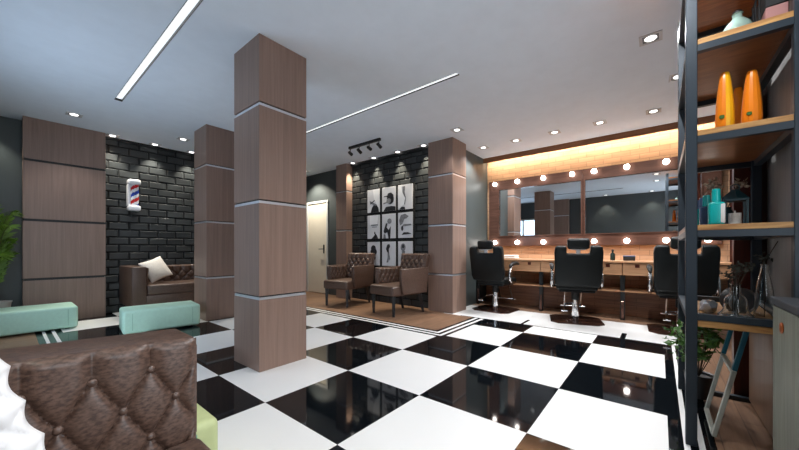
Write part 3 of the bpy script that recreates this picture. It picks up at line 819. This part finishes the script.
rails(zt+0.001, zt+0.036)
g = MB(); g.box(SX1-p+0.01, SX1-0.001, SY0+p, SY1-p, 0, 0.03); g.box(SX0+p, SX1-p, SY0+0.001, SY0+p-0.01, 0, 0.03); g.build('base_rail', M['shelf_steel'], t, smooth=False, world=True)
g = MB(); g.box(SX0+p+0.01, SX1-p-0.01, SY0+0.045, SY0+0.065, 0.031, zt-0.037); g.build('back_panel', M['brownpanel'], t, smooth=False, world=True)

# things on the shelf ------------------------------------------------
Z1, Z2, Z3, Z4 = 2.293, 1.781, 1.251, 0.716
# top board
o = MB(); o.lathe([(0.056, 0), (0.064, 0.02), (0.064, 0.07), (0.056, 0.095), (0.036, 0.122), (0.021, 0.138), (0.020, 0.158), (0.025, 0.163), (0.018, 0.163), (0.016, 0.138), (0.032, 0.12), (0.051, 0.095), (0.059, 0.07), (0.059, 0.02), (0.05, 0.006)], (2.64, -0.345, Z1), 24)
bt = thing('glass_bottle', 'green glass bottle with a wide base on the top shelf board', 'bottle', (2.64, -0.345, Z1))
o.build('body', M['greenglass'], bt, world=True)
o = MB(); o.lathe([(0.015, 0.145), (0.020, 0.164), (0.020, 0.176), (0.015, 0.178)], (2.64, -0.345, Z1), 16); o.build('stopper', M['blackpot'], bt, world=True)
bx = thing('storage_box', 'dusty pink box with a black lid on the top shelf board', 'box', (2.60, -0.475, Z1))
o = MB(); o.box(2.515, 2.72, -0.511, -0.432, Z1, Z1+0.085, 0.003, 1); o.build('body', M['pink'], bx, smooth=False, world=True)
o = MB(); o.box(2.512, 2.724, -0.513, -0.430, Z1+0.086, Z1+0.19, 0.003, 1); o.build('lid', M['blackpot'], bx, smooth=False, world=True)
fr = thing('photo_stand', 'thin black wire frame standing beside the pink box', 'frame', (2.66, -0.418, Z1))
o = MB()
for a, b in (((2.56, -0.412), (2.62, -0.406)), ((2.70, -0.405), (2.70, -0.405))): pass
o.tube([(2.56, -0.420, Z1+0.004), (2.57, -0.416, Z1+0.20), (2.70, -0.414, Z1+0.20), (2.70, -0.420, Z1+0.004), (2.56, -0.420, Z1+0.004)], 0.004, 6)
o.tube([(2.63, -0.414, Z1+0.20), (2.63, -0.411, Z1+0.004)], 0.004, 6)
o.build('wire', M['black'], fr, world=True)
# second board: three tapered vases
def vase(x, y, z, r, h, mats, label):
    t = thing('tapered_vase', label, 'vase', (x, y, z), 0, 'orange vases on the shelf')
    o = MB(); n = 14
    prof = [(r*0.88, 0), (r*0.97, h*0.08), (r*0.99, h*0.20), (r*0.92, h*0.42), (r*0.79, h*0.65), (r*0.63, h*0.85), (r*0.50, h*0.97), (r*0.42, h), (r*0.34, h*0.985), (r*0.3, h*0.9)]
    o.lathe(prof, (0, 0, 0), n)
    for fc in o.bm.faces:
        c = fc.calc_center_median(); a = math.atan2(c.y, c.x)
        fc.material_index = 1 if (a < -1.45 or a > 3.0) else 0
    o.build('body', mats, t, smooth=True, angle=20)
    o = MB(); o.box(-r*1.01, -r*0.94, -0.006+0.012, 0.014+0.012, h*0.20, h*0.26, 0.003, 1); o.build('tag', M['leaf'], t, smooth=False)
    return t
vase(2.585, -0.288, Z2, 0.041, 0.335, [M['orange'], M['yellow']], 'tall orange and yellow tapered vase at the left of the second shelf board')
vase(2.60, -0.395, Z2, 0.042, 0.315, [M['orange'], M['orange']], 'tall orange tapered vase at the right of the second shelf board')
vase(2.82, -0.372, Z2, 0.036, 0.315, [M['orange'], M['orange']], 'orange tapered vase standing behind and between the two front vases')
# third board: bottles, lantern, flowers
def pump_bottle(x, y, z, s, bodym, capm, label, white=False):
    t = thing('shampoo_bottle', label, 'bottle', (x, y, z), 0, 'shampoo bottles on the third shelf board')
    o = MB(); o.box(-0.035*s, 0.035*s, -0.034*s, 0.034*s, 0, 0.132*s, 0.012*s, 3); o.build('body', bodym, t)
    o = MB(); o.lathe([(0.020*s, 0.132*s), (0.020*s, 0.155*s), (0.0185*s, 0.205*s), (0.016*s, 0.208*s)], (0, 0, 0), 18); o.build('cap', capm, t)
    if white:
        o = MB(); o.box(-0.0358*s, 0.0355*s, -0.0348*s, -0.012*s, 0.010*s, 0.122*s, 0.006*s, 2); o.build('label_band', M['white'], t)
    return t
pump_bottle(2.58, -0.252, Z3, 1.0, M['teal'], M['teal'], 'teal and white shampoo bottle in front on the third shelf board', True)
pump_bottle(2.70, -0.222, Z3, 0.92, M['bluegrey'], M['teal'], 'violet grey bottle directly behind the front teal bottle')
pump_bottle(2.82, -0.215, Z3, 0.92, M['teal'], M['bluegrey'], 'teal bottle with a violet cap, second behind the front teal bottle')
pump_bottle(2.94, -0.210, Z3, 0.92, M['bluegrey'], M['bluegrey'], 'violet grey bottle, last of the row behind the front teal bottle')
ln = thing('lantern', 'dark teal metal lantern with a candle on the third shelf board', 'lantern', (2.72, -0.345, Z3))
o = MB(); a = 0.045
for sx in (-1, 1):
    for sy in (-1, 1): o.box(2.72+sx*a-0.005, 2.72+sx*a+0.005, -0.345+sy*a-0.005, -0.345+sy*a+0.005, Z3, Z3+0.15)
o.box(2.67, 2.77, -0.395, -0.295, Z3, Z3+0.012); o.box(2.67, 2.77, -0.395, -0.295, Z3+0.145, Z3+0.157)
o.build('cage', M['tealdark'], ln, smooth=False, world=True)
o = MB(); o.lathe([(0.066, 0.158), (0.022, 0.205), (0.010, 0.215)], (2.72, -0.345, Z3), 4, cap=True); o.tube([(2.72, -0.345+0.02*math.cos(k), Z3+0.225+0.02*math.sin(k)) for k in [i*PI/5 for i in range(11)]], 0.003, 6)
o.build('roof', M['tealdark'], ln, smooth=False, world=True)
o = MB(); o.lathe([(0.028, 0.0125), (0.028, 0.075), (0.004, 0.077), (0.003, 0.09)], (2.72, -0.345, Z3), 16); o.build('candle', M['cream'], ln, world=True)
def leaves(f, c, spread, n, size, rnd, flat=0.4):
    for _ in range(n):
        d = Vector((rnd.gauss(0, 1), rnd.gauss(0, 1), rnd.gauss(0, flat))).normalized()
        p = Vector(c) + Vector((d.x*spread[0], d.y*spread[1], d.z*spread[2]))*rnd.random()**0.5
        t1 = Vector((rnd.gauss(0, 1), rnd.gauss(0, 1), rnd.gauss(0, .6))).normalized(); t2 = t1.cross(Vector((rnd.gauss(0, 1), rnd.gauss(0, 1), rnd.gauss(0, 1)))).normalized()
        nn = t1.cross(t2); s = size*rnd.uniform(.6, 1.2)
        q = [p, p+t1*s*.4+t2*s*.28+nn*s*.06, p+t1*s, p+t1*s*.4-t2*s*.28+nn*s*.06]
        m = f.bm.verts.new(p+t1*s*.45-nn*s*.05)
        vs = [f.bm.verts.new(x) for x in q]
        for k in range(4):
            fc = f.bm.faces.new((vs[k], vs[(k+1) % 4], m)); fc.material_index = f.mi
fl = thing('flower_vase', 'small dark vase of beige dried flowers behind the teal bottles', 'flowers', (3.02, -0.345, Z3))
o = MB(); o.lathe([(0.03, 0), (0.045, 0.04), (0.035, 0.10), (0.022, 0.13), (0.026, 0.14)], (3.02, -0.345, Z3), 18); o.build('vase', M['tealdark'], fl, world=True)
rnd = random.Random(5)
o = MB()
for k in range(7):
    q = Vector((3.02+rnd.uniform(-.07, .07), -0.345+rnd.uniform(-.09, .09), Z3+rnd.uniform(.24, .31)))
    o.tube([(3.02, -0.345, Z3+0.12), ((3.02+q.x)/2, (-0.345+q.y)/2, Z3+0.2), q], 0.002, 5)
    o.mi = 1; leaves(o, q, (.03, .03, .03), 16, 0.035, rnd, 1); o.mi = 0
o.build('dried_flowers', [M['stem'], M['petal']], fl, smooth=False, world=True)
# fourth board
gv = thing('glass_vase', 'round bellied clear glass vase with dry twigs on the lower shelf board', 'vase', (2.62, -0.335, Z4))
o = MB(); o.lathe([(0.062, 0.002), (0.074, 0.012), (0.074, 0.024), (0.058, 0.042), (0.050, 0.060), (0.048, 0.105), (0.042, 0.125), (0.026, 0.140), (0.021, 0.150), (0.021, 0.195), (0.027, 0.201), (0.024, 0.201), (0.018, 0.195), (0.018, 0.150), (0.024, 0.136), (0.039, 0.121), (0.045, 0.105), (0.047, 0.060), (0.055, 0.042), (0.070, 0.022), (0.060, 0.007)], (2.62, -0.335, Z4), 28); o.build('body', M['clearglass'], gv, world=True)
rnd = random.Random(11)
o = MB()
for k in range(9):
    a = rnd.uniform(0, 6.28); rr = rnd.uniform(.02, .075)
    q = Vector((2.62+rr*math.cos(a), -0.345+rr*math.sin(a)*0.8, Z4+rnd.uniform(.235, .31)))
    o.mi = 0; o.tube([(2.62+.01*math.cos(a), -0.335+.01*math.sin(a), Z4+0.01), (2.62+.013*math.cos(a), -0.335+.013*math.sin(a), Z4+0.19), q], 0.002, 5)
    o.mi = 1; leaves(o, q, (.030, .026, .035), 22, 0.020, rnd, 1)
o.build('dry_twigs', [M['stem'], M['dryleaf']], gv, smooth=False, world=True)
cb = thing('glass_carafe', 'tall slim clear glass bottle with one long twig on the lower shelf board', 'bottle', (2.66, -0.452, Z4))
o = MB(); o.lathe([(0.040, 0.002), (0.043, 0.015), (0.040, 0.10), (0.033, 0.18), (0.022, 0.25), (0.016, 0.28), (0.015, 0.31), (0.018, 0.315), (0.013, 0.315), (0.012, 0.28), (0.019, 0.25), (0.030, 0.18), (0.037, 0.10), (0.040, 0.015), (0.036, 0.006)], (2.66, -0.452, Z4), 24); o.build('body', M['clearglass'], cb, world=True)
o = MB(); o.mi = 0
o.tube([(2.66, -0.452, Z4+0.02), (2.66, -0.452, Z4+0.315), (2.63, -0.47, Z4+0.38), (2.60, -0.49, Z4+0.44)], 0.002, 5)
o.tube([(2.66, -0.452, Z4+0.30), (2.65, -0.44, Z4+0.34), (2.64, -0.43, Z4+0.36)], 0.0018, 5)
o.mi = 1
for q in ((2.65, -0.45, Z4+.335), (2.64, -0.44, Z4+.35), (2.66, -.46, Z4+.36)): leaves(o, q, (.03, .025, .03), 12, 0.026, rnd, 1)
o.build('long_twig', [M['stem'], M['dryleaf']], cb, smooth=False, world=True)
ck = thing('desk_clock', 'round black clock with a pale rim on the lower shelf board', 'clock', (2.86, -0.375, Z4))
o = MB(); xf = Matrix.Translation((2.86, -0.375, Z4+0.082)) @ Matrix.Rotation(R(-60), 4, 'Z') @ Matrix.Rotation(R(90), 4, 'X')
o.lathe([(0.078, -0.03), (0.080, -0.02), (0.080, 0.02), (0.078, 0.03)], (0, 0, 0), 28, xf); o.box(-0.035, 0.035, -0.082, -0.070, -0.03, 0.03, 0.002, 1, xf)
o.build('case', M['blackpot'], ck, world=True)
o = MB(); o.lathe([(0.079, 0.0305), (0.079, 0.036), (0.070, 0.036), (0.070, 0.0305)], (0, 0, 0), 28, xf); o.build('rim', M['steel_strip'], ck, world=True)
orn = thing('metal_ornament', 'small crumpled metallic ornament left of the round clock', 'ornament', (2.78, -0.235, Z4))
o = MB(); rnd = random.Random(2)
g = bmesh.ops.create_icosphere(o.bm, subdivisions=2, radius=0.045)
for v in o.bm.verts: v.co = v.co*rnd.uniform(.75, 1.2); v.co.z = max(v.co.z, -0.036)
bmesh.ops.transform(o.bm, matrix=Matrix.Translation((2.78, -0.235, Z4+0.0365)), verts=o.bm.verts)
o.build('body', M['steel_strip'], orn, smooth=False, world=True)
# below the shelf: plant and leaning frame
pl = thing('potted_plant', 'leafy green plant in a black pot under the open shelf', 'plant', (3.22, -0.225, 0.03))
o = MB(); o.lathe([(0.06, 0.0), (0.085, 0.16), (0.09, 0.17), (0.078, 0.165), (0.07, 0.15)], (3.22, -0.225, 0.031), 20); o.build('pot', M['blackpot'], pl, world=True)
rnd = random.Random(8); o = MB()
for k in range(14):
    a = rnd.uniform(0, 6.28); q = Vector((3.20+rnd.uniform(-.20, .10), -0.215+rnd.uniform(-.11, .13), rnd.uniform(.34, .58)))
    o.mi = 0; o.tube([(3.22, -0.225, 0.18), ((3.22+q.x)/2, (-0.225+q.y)/2, q.z*.7), q], 0.003, 5)
    o.mi = 1; leaves(o, q, (.075, .075, .07), 22, 0.055, rnd, 1)
o.build('foliage', [M['stem'], M['leaf']], pl, smooth=False, world=True)
lf = thing('leaning_frame', 'long rectangular frame leaning under the open shelf, pale below and teal above', 'frame', (2.78, -0.29, 0.03))
def bar(o, p, q, wx, wy):
    p, q = Vector(p), Vector(q); d = q-p; L = d.length
    rot = d.to_track_quat('Z', 'X').to_matrix().to_4x4()
    o.box(-wx/2, wx/2, -wy/2, wy/2, 0, L, 0.002, 1, Matrix.Translation(p) @ rot)
A0, B0 = Vector((2.585, -0.243, 0.035)), Vector((2.97, -0.243, 0.035))
A1, B1 = Vector((2.585, -0.325, 0.43)), Vector((2.97, -0.325, 0.43))
A2, B2 = Vector((2.585, -0.375, 0.67)), Vector((2.97, -0.375, 0.67))
o = MB(); bar(o, A0, A1, 0.02, 0.03); bar(o, B0, B1, 0.02, 0.03); bar(o, A0+Vector((.012, 0, .012)), B0+Vector((-.012, 0, .012)), 0.02, 0.024); bar(o, A1+Vector((.012, 0, -.012)), B1+Vector((-.012, 0, -.012)), 0.02, 0.024)
o.build('lower_frame', M['paleframe'], lf, smooth=False, world=True)
for p_, q_ in ((A1, A2), (B1, B2)):
    o = MB(); bar(o, p_+Vector((0, 0, .003)), q_, 0.02, 0.03); o.build('upper_rail', M['tealframe'], lf, smooth=False, world=True)

# ------------------------------------------------------------------ CABINET at the right edge
cb = thing('side_cabinet', 'limed wood cabinet with charcoal top at the lower right edge', 'cabinet', (1.9, -0.68, 0))
o = MB(); o.box(1.42, 2.40, -0.92, -0.442, 0.0, 0.845, 0.002, 1); o.build('body', M['charcoal'], cb, smooth=False, world=True)
o = MB(); o.box(1.40, 2.415, -0.93, -0.428, 0.846, 0.878, 0.003, 1); o.build('worktop', M['charcoal'], cb, smooth=False, world=True)
for a, b in ((1.425, 1.893), (1.897, 2.368)):
    o = MB(); o.box(a, b, -0.441, -0.430, 0.02, 0.84, 0.002, 1); d = o.build('door', M['limewood'], cb, smooth=False, world=True)
    hx = 2.21 if b > 2 else a+0.12
    o = MB(); o.lathe([(0.024, 0), (0.026, 0.003), (0.022, 0.006), (0.010, 0.007)], (0, 0, 0), 18, Matrix.Translation((hx, -0.4295, 0.757)) @ Matrix.Rotation(R(-90), 4, 'X'))
    k = o.build('knob', M['copper'], d); k.data.transform(Matrix.Translation(-Vector(cb.location)))

# ------------------------------------------------------------------ COUNTER THINGS
tw = thing('folded_towels', 'stack of white towels on the counter behind the left barber chair', 'towels', (6.26, 2.30, 0.936))
for k in range(2):
    o = MB(); o.box(6.14, 6.38, 2.14+0.01*k, 2.46-0.015*k, 0.937+0.036*k, 0.971+0.036*k, 0.014, 3); o.build('towel', M['towel'], tw, world=True)
bt = thing('spray_bottle', 'small dark green bottle on the counter, right of the middle barber chair', 'bottle', (6.30, 0.60, 0.936))
o = MB(); o.lathe([(0.034, 0), (0.036, 0.01), (0.036, 0.10), (0.026, 0.12), (0.014, 0.125), (0.014, 0.15)], (6.30, 0.60, 0.936), 18); o.build('body', M['bottledark'], bt, world=True)
o = MB(); o.lathe([(0.018, 0.15), (0.018, 0.175), (0.010, 0.18)], (6.30, 0.60, 0.936), 14); o.build('cap', M['blackpot'], bt, world=True)
kt = thing('tool_box', 'low dark box on the counter, right of the green bottle', 'box', (6.30, 0.38, 0.936))
o = MB(); o.box(6.24, 6.36, 0.30, 0.455, 0.936, 1.00, 0.008, 2); o.build('body', M['blackpot'], kt, world=True)
o = MB(); o.box(6.235, 6.365, 0.295, 0.46, 1.001, 1.018, 0.004, 1); o.build('lid', M['bluegrey'], kt, world=True)

# ------------------------------------------------------------------ PALM
PX0, PY0 = -0.08, 7.18
pm = thing('potted_palm', 'yellow green palm in a pale pot at the far left by the grey wall', 'plant', (PX0, PY0, 0))
o = MB(); o.lathe([(0.11, 0), (0.15, 0.36), (0.16, 0.38), (0.14, 0.38), (0.13, 0.33)], (PX0, PY0, 0.002), 24); o.build('pot', M['pot'], pm, world=True)
rnd = random.Random(4)
for k in range(22):
    o = MB(); a = 2*PI*k/22 + rnd.uniform(-.2, .2); reach = rnd.uniform(.12, .26); top = rnd.uniform(0.95, 1.78)
    c, sn = math.cos(a), math.sin(a)
    P = []
    for i in range(13):
        u = i/12; r = reach*(0.12*u + 0.88*u**2.0); z = 0.34 + (top-0.34)*(1-(1-u)**1.7) - 0.25*max(0, u-0.7)**1.3
        P.append(Vector((PX0 + c*r, PY0 + sn*r, z)))
    o.mi = 0; o.tube(P, [0.006*(1-i/14) + 0.001 for i in range(13)], 5)
    o.mi = 1
    for i in range(3, 13):
        for sub in (0, .33, .66):
            if i == 12 and sub: continue
            p = P[i] if sub == 0 else P[i].lerp(P[i+1], sub)
            t1 = (P[i]-P[i-1]).normalized(); sd = t1.cross(Vector((c, sn, 0.6))).normalized()
            ln_ = 0.21*(1-abs((i-7)/10))
            for q in (-1, 1):
                d = (sd*q*0.8 + t1*1.0 + Vector((rnd.uniform(-.2, .2), rnd.uniform(-.2, .2), -0.1))).normalized(); wv = d.cross(Vector((c, sn, .4))).normalized()*0.011
                m1 = p+d*ln_*.5; e = p+d*ln_+Vector((0, 0, -ln_*.2))
                if max(m1.y, e.y) > 7.43 or max(m1.x, e.x) > 0.155 and max(m1.y, e.y) > 7.18: continue
                vs = [o.bm.verts.new(x) for x in (p, m1+wv, e, m1-wv)]
                fc = o.bm.faces.new(vs); fc.material_index = 1
    o.build('frond', [M['stem'], M['palm']], pm, smooth=False, world=True)
